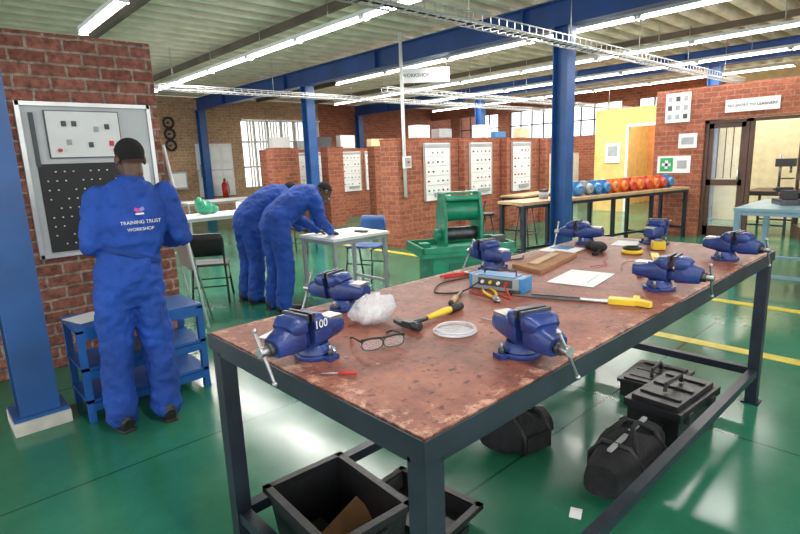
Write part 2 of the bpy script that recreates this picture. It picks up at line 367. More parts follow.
for k,(x0,x1) in enumerate(((6.06,6.54),(7.53,7.99),(9.0,9.3),(10.9,11.3))): wall('wall_booth_%d'%(k+3),x0,x1,10.62,10.9,1.88)
wall('wall_booth_7',6.95,11.3,12.11,12.3,1.88)
wall('wall_booth_8',6.65,6.94,10.95,12.3,1.88)
for i,x in enumerate((7.5,8.5,9.35,10.2)): board(.70,1.1,i+9).obj('training_board',(x,12.08,1.27))
b=B()
for x,c_,hh in((7.0,white,.22),(7.6,grey,.16),(8.8,white,.25),(9.3,lblue,.12),(10.2,beige,.2)): b.box((x,6.98,1.92+hh/2),(.35,.2,hh),c_)
b.obj('box_row_on_partition')
b=B()
for x,c_,hh in((7.2,white,.3),(7.9,grey,.2),(8.5,dgrey,.3),(9.3,white,.35),(10.4,beige,.25)): b.box((x,12.2,1.92+hh/2),(.5,.2,hh),c_)
b.obj('box_row_on_partition')
b=B(); b.box((0,0,0),(.16,.05,.2),white); b.box((0,-.03,0),(.12,.01,.15),grey); b.cyl((0,-.03,0),(0,-.05,0),.02,red); b.obj('switch_box',(6.40,6.70,1.5))
wall('wall_booth_9',11.6,13.2,8.2,8.4,1.9)
board(.7,1.0,33).obj('training_board',(12.3,8.17,1.3))
for i,(x,y,h,mt) in enumerate(((12.5,13,1.7,grey),(13.6,13,1.7,white),(15.5,9,1.5,beige),(15.6,11,1.8,grey),(14.2,10.2,1.2,lblue))):
    b=B(); b.box((0,0,h/2+.05),(.9,.5,h),mt); b.box((-.22,-.26,h/2+.05),(.42,.02,h*.92),white); b.box((.22,-.26,h/2+.05),(.42,.02,h*.92),white); b.box((.04,-.28,h/2),(.02,.02,.15),dgrey); b.box((-.04,-.28,h/2),(.02,.02,.15),dgrey); b.box((0,0,.025),(.8,.4,.05),dgrey); b.obj('steel_cabinet',(x,y,0))

# ---------------------------------------------------------------- back left
b=B(); b.box((0,0,0),(1.15,.05,1.6),white)
for i in range(3):
    for j in range(3): b.box((-.36+.36*i,-.03,.5-.5*j),(.28,.01,.38),random.choice([paper,grey,paper]))
b.box((0,-.03,0),(1.19,.02,.03),alu); b.obj('notice_board',(7.2,16.14,1.45))
b=B(); b.cyl((0,0,0),(0,0,.42),.085,red).cyl((0,0,.42),(0,0,.5),.085,red,.03).cyl((0,0,.5),(0,0,.56),.025,dsteel).box((.0,-.03,.57),(.03,.14,.03),dsteel).tube([(0,.02,.53),(.1,0,.5),(.13,0,.3),(.12,0,.1)],.012,rubber); b.box((0,.1,.3),(.1,.03,.2),dsteel)
b.obj('fire_extinguisher',(7.3,15.85,.6))
b=B()
for z in(0,-.32,-.64): b.torus((0,0,z),.14,.035,rubber,'Y'); b.cyl((0,0,z),(0,.12,z),.03,dsteel)
b.obj('coiled_hose_on_wall',(5.9,16.06,2.85))
b=B(); b.box((0,0,0),(1.0,.5,.5),grey); b.box((0,-.26,0),(.9,.02,.4),white); b.obj('wall_cabinet',(5.6,15.9,1.2))
def wtable(name,cx,cy,w,d,h,mt,ml,rz=0,shelf=False,r=.02):
    b=B(); b.box((0,0,h-.015),(w,d,.03),mt)
    for s in(-1,1):
        for t in(-1,1): b.box((s*(w/2-.04),t*(d/2-.04),(h-.03)/2),(r*2,r*2,h-.03),ml)
        b.box((s*(w/2-.04),0,h-.055),(r*1.5,d-.08,.05),ml)
        b.box((s*(w/2-.04),0,.15),(r*1.5,d-.08,.03),ml)
    for t in(-1,1): b.box((0,t*(d/2-.04),h-.055),(w-.08,r*1.5,.05),ml)
    if shelf: b.box((0,0,.3),(w-.06,d-.06,.03),ml)
    return b.obj(name,(cx,cy,0),rz)
wtable('white_side_table',4.0,8.9,1.7,.7,.76,white,grey)
b=B(); b.ell((0,0,.12),(.16,.12,.12),green).ell((.15,.05,.08),(.12,.1,.08),green).ell((-.1,-.05,.2),(.08,.08,.1),green); b.obj('green_cloth_bundle',(3.7,8.9,.76))
b=B(); b.box((0,0,.08),(.35,.25,.16),white); b.box((.0,0,.17),(.3,.2,.02),grey); b.obj('printer',(4.5,8.9,.76))
wtable('white_side_table',5.6,12.6,1.8,.7,.76,white,grey)
wtable('white_work_table',3.66,4.93,.80,.68,.74,white,grey)
b=B(); b.box((0,0,.002),(.21,.297,.003),paper,.3); b.box((.26,.1,.002),(.21,.297,.003),paper,-.2); b.box((.12,-.12,.015),(.05,.16,.02),dgrey,.5); b.obj('paper_sheets',(3.68,4.9,.741))

def chair(name,cx,cy,rz,mt,mf):
    b=B()
    b.loft([((0,-.2,.45),.2,.012,(1,0,0)),((0,-.1,.44),.21,.014,(1,0,0)),((0,.1,.435),.21,.014,(1,0,0)),((0,.2,.45),.2,.012,(1,0,0))],mt,16,sq=.5)
    b.loft([((0,.2,.56),.18,.012,(1,0,0)),((0,.23,.65),.2,.014,(1,0,0)),((0,.25,.75),.2,.014,(1,0,0)),((0,.26,.82),.17,.012,(1,0,0))],mt,16,sq=.5)
    for s in(-1,1):
        b.tube([(s*.2,-.22,0),(s*.19,-.17,.22),(s*.18,-.16,.42),(s*.18,0,.42),(s*.18,.18,.42),(s*.185,.235,.6),(s*.18,.25,.78)],.013,mf)
        b.tube([(s*.2,.26,0),(s*.19,.2,.2),(s*.18,.14,.42)],.013,mf)
    b.tube([(-.19,-.17,.22),(.19,-.17,.22)],.009,mf); b.tube([(-.19,.2,.2),(.19,.2,.2)],.009,mf)
    return b.obj(name,(cx,cy,0),rz)
chair('black_chair',2.50,6.02,2.6,black,rubber)
chair('blue_chair',4.38,5.45,-1.2,blue,dsteel)
chair('black_chair',5.0,8.0,2.2,black,dsteel)
# leaning white easel board beside pier
b=B(); X3=lambda z:1.745+(1.74-z)*.125
b.prism([(X3(.6),4.98,.60),(X3(.6)+.025,4.98,.60),(X3(1.72)+.025,4.98,1.72),(X3(1.72),4.98,1.72)],(0,.30,0),white)
for y in(4.96,5.28): b.tube([(X3(0)+.01,y,0),(X3(1.76)+.01,y,1.76)],.012,white,8)
b.tube([(2.12,5.2,0),(X3(1.7)+.03,5.15,1.68)],.010,alu,8); b.tube([(X3(.6)+.01,4.96,.6),(X3(.6)+.01,5.28,.6)],.012,alu,8); b.obj('flipchart_easel')

# ---------------------------------------------------------------- display board on pier
b=B(); zc=1.49; b.box((1.16,4.88,zc),(.90,.035,1.15),pm('board_grey',(.55,.57,.58),.5,0,.06))
b.box((1.16,4.86,zc+.575),(.94,.05,.03),alu); b.box((1.16,4.86,zc-.575),(.94,.05,.03),alu)
for s in(-1,1): b.box((1.16+s*.46,4.86,zc),(.03,.05,1.18),alu)
b.box((1.10,4.855,1.28),(.66,.012,.68),rubber)
for i in range(10):
    for j in range(9):
        if (i*7+j*5)%4: b.cyl((.82+i*.06,4.85,1.0+j*.07),(.82+i*.06,4.835,1.0+j*.07),.006,white,n=6)
b.box((1.12,4.85,1.84),(.52,.02,.36),dgrey); b.box((1.12,4.84,1.84),(.505,.012,.345),white)
for i,(x,z,c_) in enumerate(((.98,1.92,dgrey),(1.05,1.92,dgrey),(1.2,1.88,grey),(1.28,1.9,dgrey),(1.0,1.78,grey),(1.15,1.76,dgrey),(1.3,1.77,red))): b.box((x,4.83,z),(.032,.02,.04),c_)
for x in(.93,1.32): b.cyl((x,4.84,1.72),(x,4.80,1.72),.014,red,n=8)
b.box((.78,4.86,1.8),(.03,.03,.4),dgrey); b.box((1.53,4.85,1.35),(.08,.012,.5),paper)
b.obj('display_board')

# ---------------------------------------------------------------- blue steel rack
b=B(); x0,x1,y0,y1=.62,1.40,3.60,4.02
for x in(x0+.02,x1-.02):
    for y in(y0+.02,y1-.02): b.box((x,y,.3),(.04,.04,.6),lbl)
for z,t in((.585,.03),(.34,.02),(.13,.02)): b.bb(x0,x1,y0,y1,z,z+t,lbl)
for z in(.56,.31,.10):
    for y in(y0+.01,y1-.01): b.box(((x0+x1)/2,y,z),(x1-x0-.002,.024,.05),lbl)
b.box((.74,3.85,.618),(.2,.22,.004),paper,.3); b.box((1.0,3.82,.36+.02),(.3,.2,.04),dgrey)
b.obj('blue_steel_rack')

# ---------------------------------------------------------------- main workbench
BX0,BX1,BY0,BY1,BZ=.74,3.65,.75,1.87,.95
b=B(); b.bb(BX0+.006,BX1-.006,BY0+.006,BY1-.006,BZ-.03,BZ,WTOP)
for y in(BY0,BY1): b.bb(BX0-.004,BX1+.004,y-.004 if y==BY0 else y-.002,y+.002 if y==BY0 else y+.004,BZ-.06,BZ-.004,navy)
for x in(BX0,BX1): b.bb(x-.004 if x==BX0 else x-.002,x+.002 if x==BX0 else x+.004,BY0,BY1,BZ-.06,BZ-.004,navy)
for y in(BY0+.03,BY1-.03): b.box(((BX0+BX1)/2,y,BZ-.055),(BX1-BX0-.01,.05,.05),navy)
for x in(BX0+.03,BX1-.03,(BX0+BX1)/2): b.box((x,(BY0+BY1)/2,BZ-.055),(.05,BY1-BY0-.01,.05),navy)
for x in(BX0+.035,BX1-.035):
    for y in(BY0+.035,BY1-.035): b.box((x,y,(BZ-.03)/2),(.06,.06,BZ-.03),navy); b.box((x,y,.005),(.09,.09,.01),navy)
for y in(BY0+.035,BY1-.035): b.box(((BX0+BX1)/2,y,.2),(BX1-BX0-.07,.045,.045),navy)
for x in(BX0+.035,BX1-.035): b.box((x,(BY0+BY1)/2,.2),(.045,BY1-BY0-.07,.045),navy)
b.obj('long_workbench')

# ---------------------------------------------------------------- vise
def vise():
    b=B(); Y=(0,1,0)
    b.cyl((0,0,0),(0,0,.016),.070,visebl,n=24); b.cyl((0,0,.016),(0,0,.045),.058,visebl,.046,n=24)
    for s in(-1,1): b.box((0,s*.070,.008),(.045,.045,.016),visebl); b.cyl((0,s*.075,.016),(0,s*.075,.032),.011,dsteel,n=6); b.cyl((0,s*.075,.03),(0,s*.075,.05),.006,steel,n=6)
    b.loft([((-.115,0,.085),.030,.026,Y),((-.09,0,.085),.036,.032,Y),((-.03,0,.085),.042,.042,Y),((.01,0,.088),.052,.048,Y),((.04,0,.088),.052,.048,Y)],visebl,20,sq=.6)
    b.loft([((.0,0,.115),.045,.03,Y),((.012,0,.128),.060,.030,Y),((.045,0,.128),.060,.030,Y)],visebl,20,sq=.45)
    b.box((.046,0,.152),(.012,.115,.026),dsteel); b.box((-.075,0,.116),(.06,.062,.014),steel)
    b.loft([((.04,0,.072),.026,.024,Y),((.17,0,.072),.026,.024,Y)],visebl,16,sq=.4)
    b.loft([((.075,0,.09),.05,.05,Y),((.11,0,.088),.048,.048,Y),((.15,0,.08),.040,.038,Y),((.172,0,.075),.034,.032,Y)],visebl,20,sq=.6)
    b.loft([((.074,0,.130),.060,.030,Y),((.10,0,.130),.060,.029,Y),((.125,0,.118),.045,.022,Y)],visebl,20,sq=.45)
    b.box((.071,0,.152),(.012,.115,.026),dsteel)
    b.cyl((.17,0,.075),(.19,0,.075),.022,dsteel,n=14); b.cyl((.19,0,.075),(.222,0,.075),.016,steel,n=14)
    b.tube([(.208,-.03,.135),(.208,.045,-.015)],.0055,steel); b.ell((.208,-.031,.137),(.009,.009,.009),steel,nu=8,nv=6); b.ell((.208,.046,-.017),(.009,.009,.009),steel,nu=8,nv=6)
    for v in b.bm.verts: v.co*=.95
    return b
vo=vise().obj('bench_vise',(.875,1.37,BZ),pi+.15,.003); vme=vo.data
text('100',.036,(.02,.0595,.118),(pi/2,0,pi),white,vo,'size_mark',.0005)
for (x,y,rz) in((1.31,.895,-pi/2-.3),(2.36,.895,-pi/2+.1),(3.22,.885,-pi/2-.1),(3.28,1.73,pi/2+.2),(2.27,1.73,pi/2-.2),(1.27,1.73,pi/2+.3),(3.51,1.38,.05)):
    place('bench_vise',vme,(x,y,BZ),rz,.003)

# ---------------------------------------------------------------- items on bench
def Z(name,b,x,y,rz=0,bevel=0,z=BZ): return b.obj(name,(x,y,z+.0005),rz,bevel)
b=B(); b.ell((0,0,.05),(.085,.072,.05),plast,nu=28,nv=18)
for v in b.bm.verts:
    k=math.sin(v.co.x*110+v.co.z*70)*math.cos(v.co.y*95)*.014; v.co+=V((k,-k*.7,k*.8 if v.co.z>.02 else 0)); v.co.z=max(0,v.co.z*1.1)
for i in range(6): b.ell((-.035+.016*i,.012*(i%3)-.01,.02+.012*(i%3)),(.02,.012,.01),paper,nu=8,nv=6)
Z('plastic_bag',b,1.21,1.48)
def glasses():
    b=B()
    for s in(-1,1):
        pts=[V((s*.037+.036*math.copysign(abs(math.cos(t))**.7,math.cos(t)),0,.024+.019*math.copysign(abs(math.sin(t))**.8,math.sin(t)))) for t in[2*pi*i/20 for i in range(21)]]
        b.tube(pts,.002,dgrey,6); b.prism([p+V((0,-.0005,0)) for p in pts[:-1]],(0,.001,0),lens)
        b.tube([(s*.072,0,.036),(s*.075,.04,.034),(s*.073,.10,.024),(s*.066,.14,.006)],.0035,rubber,6)
        b.prism([(s*.074,.0,.015),(s*.074,.0,.04),(s*.074,.035,.036),(s*.074,.035,.02)],(s*.001,0,0),lens)
    b.tube([(-.075,0,.042),(-.04,-.003,.045),(0,-.004,.042),(.04,-.003,.045),(.075,0,.042)],.0035,rubber,6); return b
Z('safety_glasses',glasses(),1.05,1.24,-.35)
b=B(); b.tube([(0,0,.016),(.10,0,.016)],.009,dsteel,8); b.tube([(.10,0,.016),(.2,0,.017),(.30,0,.016)],.013,yellow,10,[.010,.014,.012]); b.tube([(.24,0,.0165),(.31,0,.016)],.0155,rubber,10)
b.cyl((0,-.055,.018),(0,-.02,.018),.016,dsteel); b.box((0,0,.018),(.028,.045,.024),dsteel)
b.prism([(-.014,.02,.006),(.014,.02,.006),(.012,.065,.014),(-.012,.065,.014)],(0,0,.014),dsteel)
Z('hammer',b,1.25,1.33,.06)
b=B(); b.tube([(0,0,.012),(.09,0,.012)],.012,woodl,10,[.010,.013]); b.tube([(.09,0,.012),(.13,0,.012),(.2,0,.01)],.006,steel,8); b.ell((0,0,.013),(.015,.013,.013),rubber,nu=8,nv=6)
Z('wood_chisel',b,1.57,1.41,.5)
def pliers(col):
    b=B()
    for s in(-1,1):
        b.tube([(0,s*.004,.01),(.05,s*.018,.01),(.10,s*.024,.01),(.15,s*.018,.01)],.006,col,8)
        b.tube([(0,s*-.003,.01),(-.03,s*-.01,.01),(-.06,s*-.002,.01)],.006,steel,8,[.009,.008,.003])
    b.cyl((0,0,.002),(0,0,.019),.012,steel); return b
Z('pliers',pliers(yellow),1.76,1.33,.9); Z('pliers',pliers(red),2.06,1.74,2.9); Z('pliers',pliers(red),2.56,1.06,.4)
b=B(); b.torus((0,0,.008),.075,.004,plast); b.torus((0.005,0,.015),.068,.004,plast); b.ell((0,0,.004),(.07,.07,.004),plast,nu=20); Z('clear_plastic_ring',b,1.33,1.18)
b=B(); b.box((0,0,.035),(.10,.24,.06),grey); b.box((0,0,.067),(.085,.18,.005),lblue)
for s in(-1,1): b.box((0,s*.125,.035),(.105,.014,.066),lblue)
b.box((-.052,0,.04),(.004,.17,.035),dgrey)
for i in range(4): b.cyl((-.052,-.06+.04*i,.04),(-.064,-.06+.04*i,.04),.008,[red,white,yellow,white][i],n=10)
b.tube([(0,-.08,.068),(0,-.08,.09),(0,.08,.09),(0,.08,.068)],.005,dsteel,6); Z('portable_test_meter',b,1.93,1.43,.15,.003)
b=B(); b.box((0,0,.006),(.40,.032,.006),steel); b.box((-.02,.0,.011),(.2,.010,.006),dsteel)
b.box((.24,0,.012),(.10,.045,.022),yellow); b.prism([(.28,-.02,.004),(.34,-.04,.004),(.35,-.02,.004),(.30,.022,.004)],(0,0,.02),yellow); b.box((.29,.035,.013),(.024,.075,.018),yellow)
b.cyl((-.22,0,.008),(-.17,0,.008),.013,rubber)
Z('hand_saw_with_yellow_grip',b,1.94,1.13,-1.22)
b=B(); b.box((0,0,.002),(.32,.22,.002),paper); b.tube([(-.1,-.06,.004),(.1,-.05,.004)],.0008,dgrey,4); Z('paper_sheet',b,2.34,1.25,.15)
b=B(); b.prism([(0,0,0),(.54,.10,0),(.56,.25,0),(.06,.22,0)],(0,0,.018),card); b.box((.27,.15,.024),(.34,.05,.008),woodl,.2); Z('plywood_offcut',b,2.30,1.45)
b=B(); b.ell((0,0,.03),(.10,.05,.03),blackc).ell((.08,.03,.026),(.06,.045,.026),blackc).tube([(-.08,0,.03),(-.12,.02,.01),(-.15,.05,.008)],.009,blackc); Z('black_tool_pouch',b,3.06,1.53,.6)
def cable(name,pts,r,m):
    o=[]; P=[V(p) for p in pts]
    for i in range(len(P)-1):
        p0=P[max(i-1,0)];p1=P[i];p2=P[i+1];p3=P[min(i+2,len(P)-1)]
        for k in range(6):
            t=k/6; o.append(.5*((2*p1)+(-p0+p2)*t+(2*p0-5*p1+4*p2-p3)*t*t+(-p0+3*p1-3*p2+p3)*t*t*t))
    o.append(P[-1]); B().tube(o,r,m,6).obj(name)
z=BZ+.006
cable('red_test_lead',[(1.862,1.36,z+.03),(1.80,1.28,z),(1.82,1.36,z),(1.78,1.44,z),(1.84,1.54,z),(1.98,1.62,z),(2.12,1.56,z),(2.2,1.60,z)],.003,red)
cable('black_test_lead',[(1.862,1.50,z+.03),(1.76,1.52,z),(1.68,1.60,z),(1.82,1.70,z),(2.0,1.68,z),(2.12,1.63,z),(2.2,1.65,z)],.0035,rubber)
cable('white_cord',[(1.74,1.12,z),(1.7,1.18,z),(1.62,1.10,z),(1.52,1.12,z),(1.5,1.2,z)],.003,grey)
cable('copper_wire',[(2.62,1.18,z),(2.8,1.25,z),(2.9,1.18,z),(3.0,1.1,z),(2.9,1.05,z)],.002,card)
cable('black_power_cord',[(2.66,1.80,z),(2.58,1.76,z),(2.5,1.78,z),(2.44,1.83,z)],.004,rubber)
cable('red_wire',[(2.92,1.40,z),(2.78,1.36,z),(2.70,1.30,z),(2.60,1.34,z)],.0025,red)
b=B(); b.box((0,0,.03),(.07,.07,.05),yellow); b.cyl((0,0,.055),(0,0,.06),.028,dgrey); b.box((.04,0,.008),(.03,.02,.006),steel); Z('tape_measure',b,3.30,1.27,.6,.004)
b=B(); b.torus((0,0,.012),.05,.012,yellow); b.torus((0.02,.01,.03),.045,.008,rubber); Z('cable_coil',b,3.10,1.34)
b=B(); b.box((0,0,.003),(.21,.22,.004),paper); b.box((.05,.02,.007),(.1,.12,.003),lblue); Z('paper_sheet',b,2.98,1.73,.1)
b=B(); b.box((0,0,.0015),(.21,.15,.002),paper); Z('paper_sheet',b,3.42,1.52+.0,.2)
b=B(); b.box((0,0,.012),(.42,.04,.024),yellow); b.box((0,0,.025),(.08,.03,.002),lens); b.box((.2,0,.012),(.02,.042,.026),dgrey); b.box((-.2,0,.012),(.02,.042,.026),dgrey); Z('spirit_level',b,2.90,1.12,1.35-.9)
b=B(); b.box((0,0,.02),(.10,.07,.04),dsteel); b.cyl((.02,0,.04),(.02,0,.06),.015,steel); Z('small_steel_block',b,2.68,.90,.3,.003)
b=B(); b.cyl((0,0,0.012),(.12,0,.012),.011,lblue).cyl((.12,0,.012),(.22,0,.012),.003,steel); Z('screwdriver',b,1.68,1.02,2.9)
b=B(); b.tube([(0,0,.006),(.04,0,.006),(.1,0,.006)],.004,dsteel,6); b.box((-.01,0,.005),(.03,.022,.008),dsteel); Z('spanner',b,.98,1.54,1.0)
b=B(); b.cyl((0,0,.007),(.05,.01,.007),.005,red,n=8).cyl((.05,.01,.007),(.10,.02,.006),.0025,steel,n=8); Z('screwdriver',b,.86,1.14,2.1)
b=B(); b.box((0,0,.001),(.08,.05,.002),paper,.4); Z('paper_sheet',b,.88,1.66)

# ---------------------------------------------------------------- under bench
def crate(lx,ly,h,t=.012):
    b=B(); k=.03
    for s in(-1,1):
        b.prism([(-lx/2+k,s*(ly/2-k),0),(lx/2-k,s*(ly/2-k),0),(lx/2,s*ly/2,h),(-lx/2,s*ly/2,h)],(0,-s*t,0),black)
        b.prism([(s*(lx/2-k),-ly/2+k,0),(s*(lx/2-k),ly/2-k,0),(s*lx/2,ly/2,h),(s*lx/2,-ly/2,h)],(-s*t,0,0),black)
        b.box((0,s*(ly/2),h-.01),(lx+.03,.03,.025),black); b.box((s*(lx/2),0,h-.01),(.03,ly+.03,.025),black)
        b.box((0,s*(ly/2+.002),h-.07),(lx*.4,.01,.04),black)
    b.box((0,0,.008),(lx-2*k,ly-2*k,.016),black); return b
b=crate(.34,.46,.3); b.box((.04,-.06,.12),(.26,.22,.006),card,R=Matrix.Rotation(.6,3,'X')@Matrix.Rotation(.3,3,'Z')); b.box((-.05,.12,.05),(.16,.12,.08),dgrey); b.obj('black_open_crate',(1.02,1.53,.0),-.05)
crate(.28,.44,.08).obj('black_tray',(1.43,1.50,0),.1)
def toolbox(lx,ly,h):
    b=B(); b.box((0,0,h*.36),(lx*.94,ly*.9,h*.72),black); b.box((0,0,h*.80),(lx,ly,h*.16),black); b.box((0,0,h*.92),(lx*.9,ly*.8,h*.10),black)
    for s in(-.3,0,.3): b.box((s*lx,0,h*.985),(.02,ly*.7,h*.05),black)
    for s in(-1,1):
        b.box((s*lx*.28,-ly*.5,h*.68),(.05,.02,h*.22),dgrey); b.box((s*lx*.28,ly*.5,h*.68),(.05,.02,h*.22),dgrey); b.box((s*lx*.495,0,h*.5),(.02,ly*.4,.04),black)
    b.tube([(-lx*.2,0,h),(-lx*.18,0,h+.04),(lx*.18,0,h+.04),(lx*.2,0,h)],.012,black); return b
toolbox(.50,.30,.27).obj('black_toolbox',(2.92,1.00,0),-.06,.006)
toolbox(.42,.34,.13).obj('black_toolbox',(3.39,1.27,0),.05,.006)
def duffel(lx,ly,h):
    b=B(); R=[]
    for i in range(9):
        t=i/8; x=(t-.5)*lx; k=math.sin(pi*min(max(t,.06),.94))**.35
        R.append(((x,.01*math.sin(i*2.1),h*.48+.01*math.cos(i*3)),ly*.5*k,h*.46*k*(1+.05*math.sin(i*2)),(0,1,0)))
    b.loft(R,blackc,18,sq=.7)
    for s in(-1,1): b.tube([(-lx*.2,s*ly*.46,h*.55),(-lx*.18,s*ly*.3,h*.95),(-.03,s*ly*.12,h*1.15),(.03,s*ly*.12,h*1.15),(lx*.18,s*ly*.3,h*.95),(lx*.2,s*ly*.46,h*.55)],.012,blackc); b.box((0,s*ly*.46,h*.4),(lx*.4,.05,h*.4),blackc)
    b.box((0,0,h*.94),(lx*.7,.02,.012),grey)
    for s in(-.22,.22): b.tube([(s*lx,-ly*.5,.04),(s*lx,-ly*.5,h*.6),(s*lx,-ly*.25,h*.93),(s*lx,ly*.25,h*.93),(s*lx,ly*.5,h*.6),(s*lx,ly*.5,.04)],.012,rubber,6)
    return b
duffel(.58,.25,.26).obj('black_duffel_bag',(2.31,.975,0),.03)
duffel(.40,.26,.22).obj('black_duffel_bag',(2.22,1.52,0),-.2)
B().box((0,0,.004),(.07,.05,.003),paper,.4).obj('paper_scrap',(1.92,1.02,0))

# ---------------------------------------------------------------- green machine
b=B(); b.bb(-.36,.36,-.24,.24,.08,.62,green); b.bb(-.48,.48,-.30,.30,.62,.66,green); b.bb(-.48,.48,-.30,-.27,.66,.72,green); b.bb(-.48,.48,.27,.30,.66,.72,green); b.bb(-.48,-.45,-.3,.3,.66,.72,green); b.bb(.45,.48,-.3,.3,.66,.72,green)
for sx in(-1,1):
    for sy in(-1,1): b.box((sx*.28,sy*.19,.04),(.08,.08,.08),green)
b.box((0,-.245,.4),(.4,.012,.3),pm('green_dark',(.008,.16,.09),.4)); b.box((.12,-.255,.42),(.02,.02,.1),dsteel)
for s in(-1,1):
    b.prism([(s*.17,-.13,.66),(s*.17,.13,.66),(s*.17,.14,1.0),(s*.17,.06,1.21),(s*.17,-.08,1.21),(s*.17,-.14,1.0)],(s*.03,0,0),green)
b.cyl((-.17,0,.80),(.17,0,.80),.07,dsteel,n=20); b.cyl((-.17,0,1.03),(.17,0,1.03),.105,green,n=20); b.box((0,-.1,1.16),(.34,.08,.02),green,R=Matrix.Rotation(.4,3,'X'))
b.box((0,.04,1.205),(.38,.14,.02),green)
b.cyl((.20,0,.95),(.25,0,.95),.03,steel); b.tube([(.24,0,.95),(.25,-.08,1.1)],.009,steel); b.ell((.25,-.08,1.11),(.018,.018,.018),red,nu=8,nv=6); b.cyl((-.20,0,.8),(-.26,0,.8),.06,green)
b.box((.36,-.1,.72),(.14,.1,.10),dgrey); b.box((-.36,.05,.69),(.1,.12,.06),green)
b.obj('green_grinding_machine',(4.02,3.48,0),-.5,.006)

# ---------------------------------------------------------------- counter with motors
CR=-.225; CX,CY=8.2,4.08
def C(lx,ly): return (CX+lx*math.cos(CR)-ly*math.sin(CR), CY+lx*math.sin(CR)+ly*math.cos(CR))
b=B(); b.box((0,0,.87),(3.85,.55,.04),woodl); b.box((0,-.25,.83),(3.8,.04,.05),navy); b.box((0,.25,.83),(3.8,.04,.05),navy); b.box((0,0,.18),(3.8,.03,.04),navy)
for x in(-1.88,-.95,0,.95,1.88):
    for y in(-.23,.23): b.box((x,y,.42),(.05,.05,.84),navy)
    b.box((x,0,.18),(.03,.46,.04),navy)
b.obj('long_counter',(CX,CY,0),CR)
def motor(m):
    b=B(); r=.085
    b.cyl((-.1,0,.1),(.07,0,.1),r*.85,m,n=18)
    for i in range(8): b.cyl((-.09+i*.021,0,.1),(-.083+i*.021,0,.1),r*1.05,m,n=18)
    b.cyl((-.14,0,.1),(-.1,0,.1),r*.65,m,r,n=18); b.cyl((.08,0,.1),(.10,0,.1),r,m,r*.5,n=18); b.cyl((.1,0,.1),(.17,0,.1),.016,steel); b.cyl((-.145,0,.1),(-.138,0,.1),.02,steel)
    b.box((0,0,.195),(.10,.08,.05),m)
    for s in(-1,1): b.box((0,s*.06,.01),(.14,.04,.02),m); b.box((0,s*.055,.03),(.1,.02,.05),m)
    return b
ms={}
for k,m in(('b',lblue),('o',orange),('g',grey),('r',pm('motor_red',(.65,.08,.04),.4))):
    bb_=motor(m); me=bpy.data.meshes.new('electric_motor'); bmesh.ops.recalc_face_normals(bb_.bm,faces=bb_.bm.faces); bb_.bm.to_mesh(me); bb_.bm.free()
    for q in bb_.mats: me.materials.append(q)
    ms[k]=me
for i,k in enumerate('bgbboorororb'):
    p=C(-.62+i*.205,0); place('electric_motor',ms[k],(p[0],p[1],.891),CR+pi/2+random.uniform(-.12,.12))
for lx in(-1.25,-.92):
    p=C(lx,.02); b=B(); b.cyl((0,0,0),(0,0,.1),.07,grey).box((0,0,.12),(.1,.1,.04),dgrey); b.obj('small_gearbox',(p[0],p[1],.891))
def stool(x,y):
    b=B(); b.cyl((0,0,.68),(0,0,.71),.16,black,n=20)
    for i in range(4):
        t=pi/4+i*pi/2; b.tube([(.1*math.cos(t),.1*math.sin(t),.68),(.2*math.cos(t),.2*math.sin(t),0)],.012,dsteel)
    b.torus((0,0,.25),.165,.009,dsteel); b.obj('bar_stool',(x,y,0))
stool(6.35,5.0); stool(7.6,5.1)
wtable('metal_bench',9.1,5.9,1.6,.5,.8,woodl,navy)

# ---------------------------------------------------------------- right table
wtable('light_blue_steel_table',7.35,1.25,1.3,1.1,.88,pm('steel_blue_grey',(.22,.36,.42),.35,.3),pm('leg_blue_grey',(.20,.33,.42),.4),0,False,.03)
b=B(); b.box((0,0,.03),(.32,.2,.06),dsteel); b.box((-.05,0,.11),(.12,.14,.1),black); b.cyl((.05,0,.1),(.18,0,.1),.035,dsteel); b.box((.1,0,.16),(.06,.16,.05),black); b.tube([(.18,0,.1),(.22,-.05,.18)],.01,steel); b.obj('bench_drill_vise',(7.35,1.45,.88),.5,.004)
b=B(); b.box((0,0,.012),(.5,.25,.02),dgrey); b.box((.1,.03,.03),(.15,.1,.02),steel); b.obj('tool_tray',(7.2,1.0,.88),.3)
wtable('office_table',11.6,2.5,1.0,.7,.75,brownf,dsteel)
b=B(); b.box((0,0,.015),(.3,.25,.03),dsteel); b.cyl((0,.08,.03),(0,.08,.62),.022,steel); b.box((0,0,.48),(.12,.3,.14),dgrey); b.cyl((0,-.08,.3),(0,-.08,.42),.02,steel); b.box((0,-.05,.2),(.18,.18,.02),dsteel); b.tube([(.06,-.08,.48),(.16,-.12,.52)],.007,steel); b.obj('bench_pillar_drill',(11.6,2.35,.75))

def sign(name,y0,y1,z0,z1,m=white):
    return B().box((0,0,0),(.015,y1-y0,z1-z0),m).obj(name,(10.19,(y0+y1)/2,(z0+z1)/2))
RW=(pi/2,0,-pi/2)
o=sign('no_entry_sign',2.22,2.98,2.1,2.3); text('NO ENTRY TO LEARNERS',.06,(-.01,0,0),RW,rubber,o)
o=sign('safety_poster',3.52,3.93,2.0,2.5)
b=B()
for i in range(3):
    for j in range(3): b.box((-.011,-.13+.13*i,-.15+.15*j),(.004,.07,.08),[dgrey,grey,grey][(i+j)%3])
b.obj('pictograms',parent=o)
o=sign('tool_sign',3.38,3.68,1.55,1.8); B().box((-.01,0,0),(.004,.2,.12),grey).obj('pictogram',parent=o)
o=sign('first_aid_sign',3.46,4.02,1.12,1.42); B().box((-.01,.12,0),(.006,.22,.24),pm('sign_green',(.02,.35,.12),.5)).box((-.014,.12,0),(.006,.05,.15),white).box((-.014,.12,0),(.006,.15,.05),white).box((-.01,-.14,0),(.004,.16,.14),grey).obj('cross',parent=o)
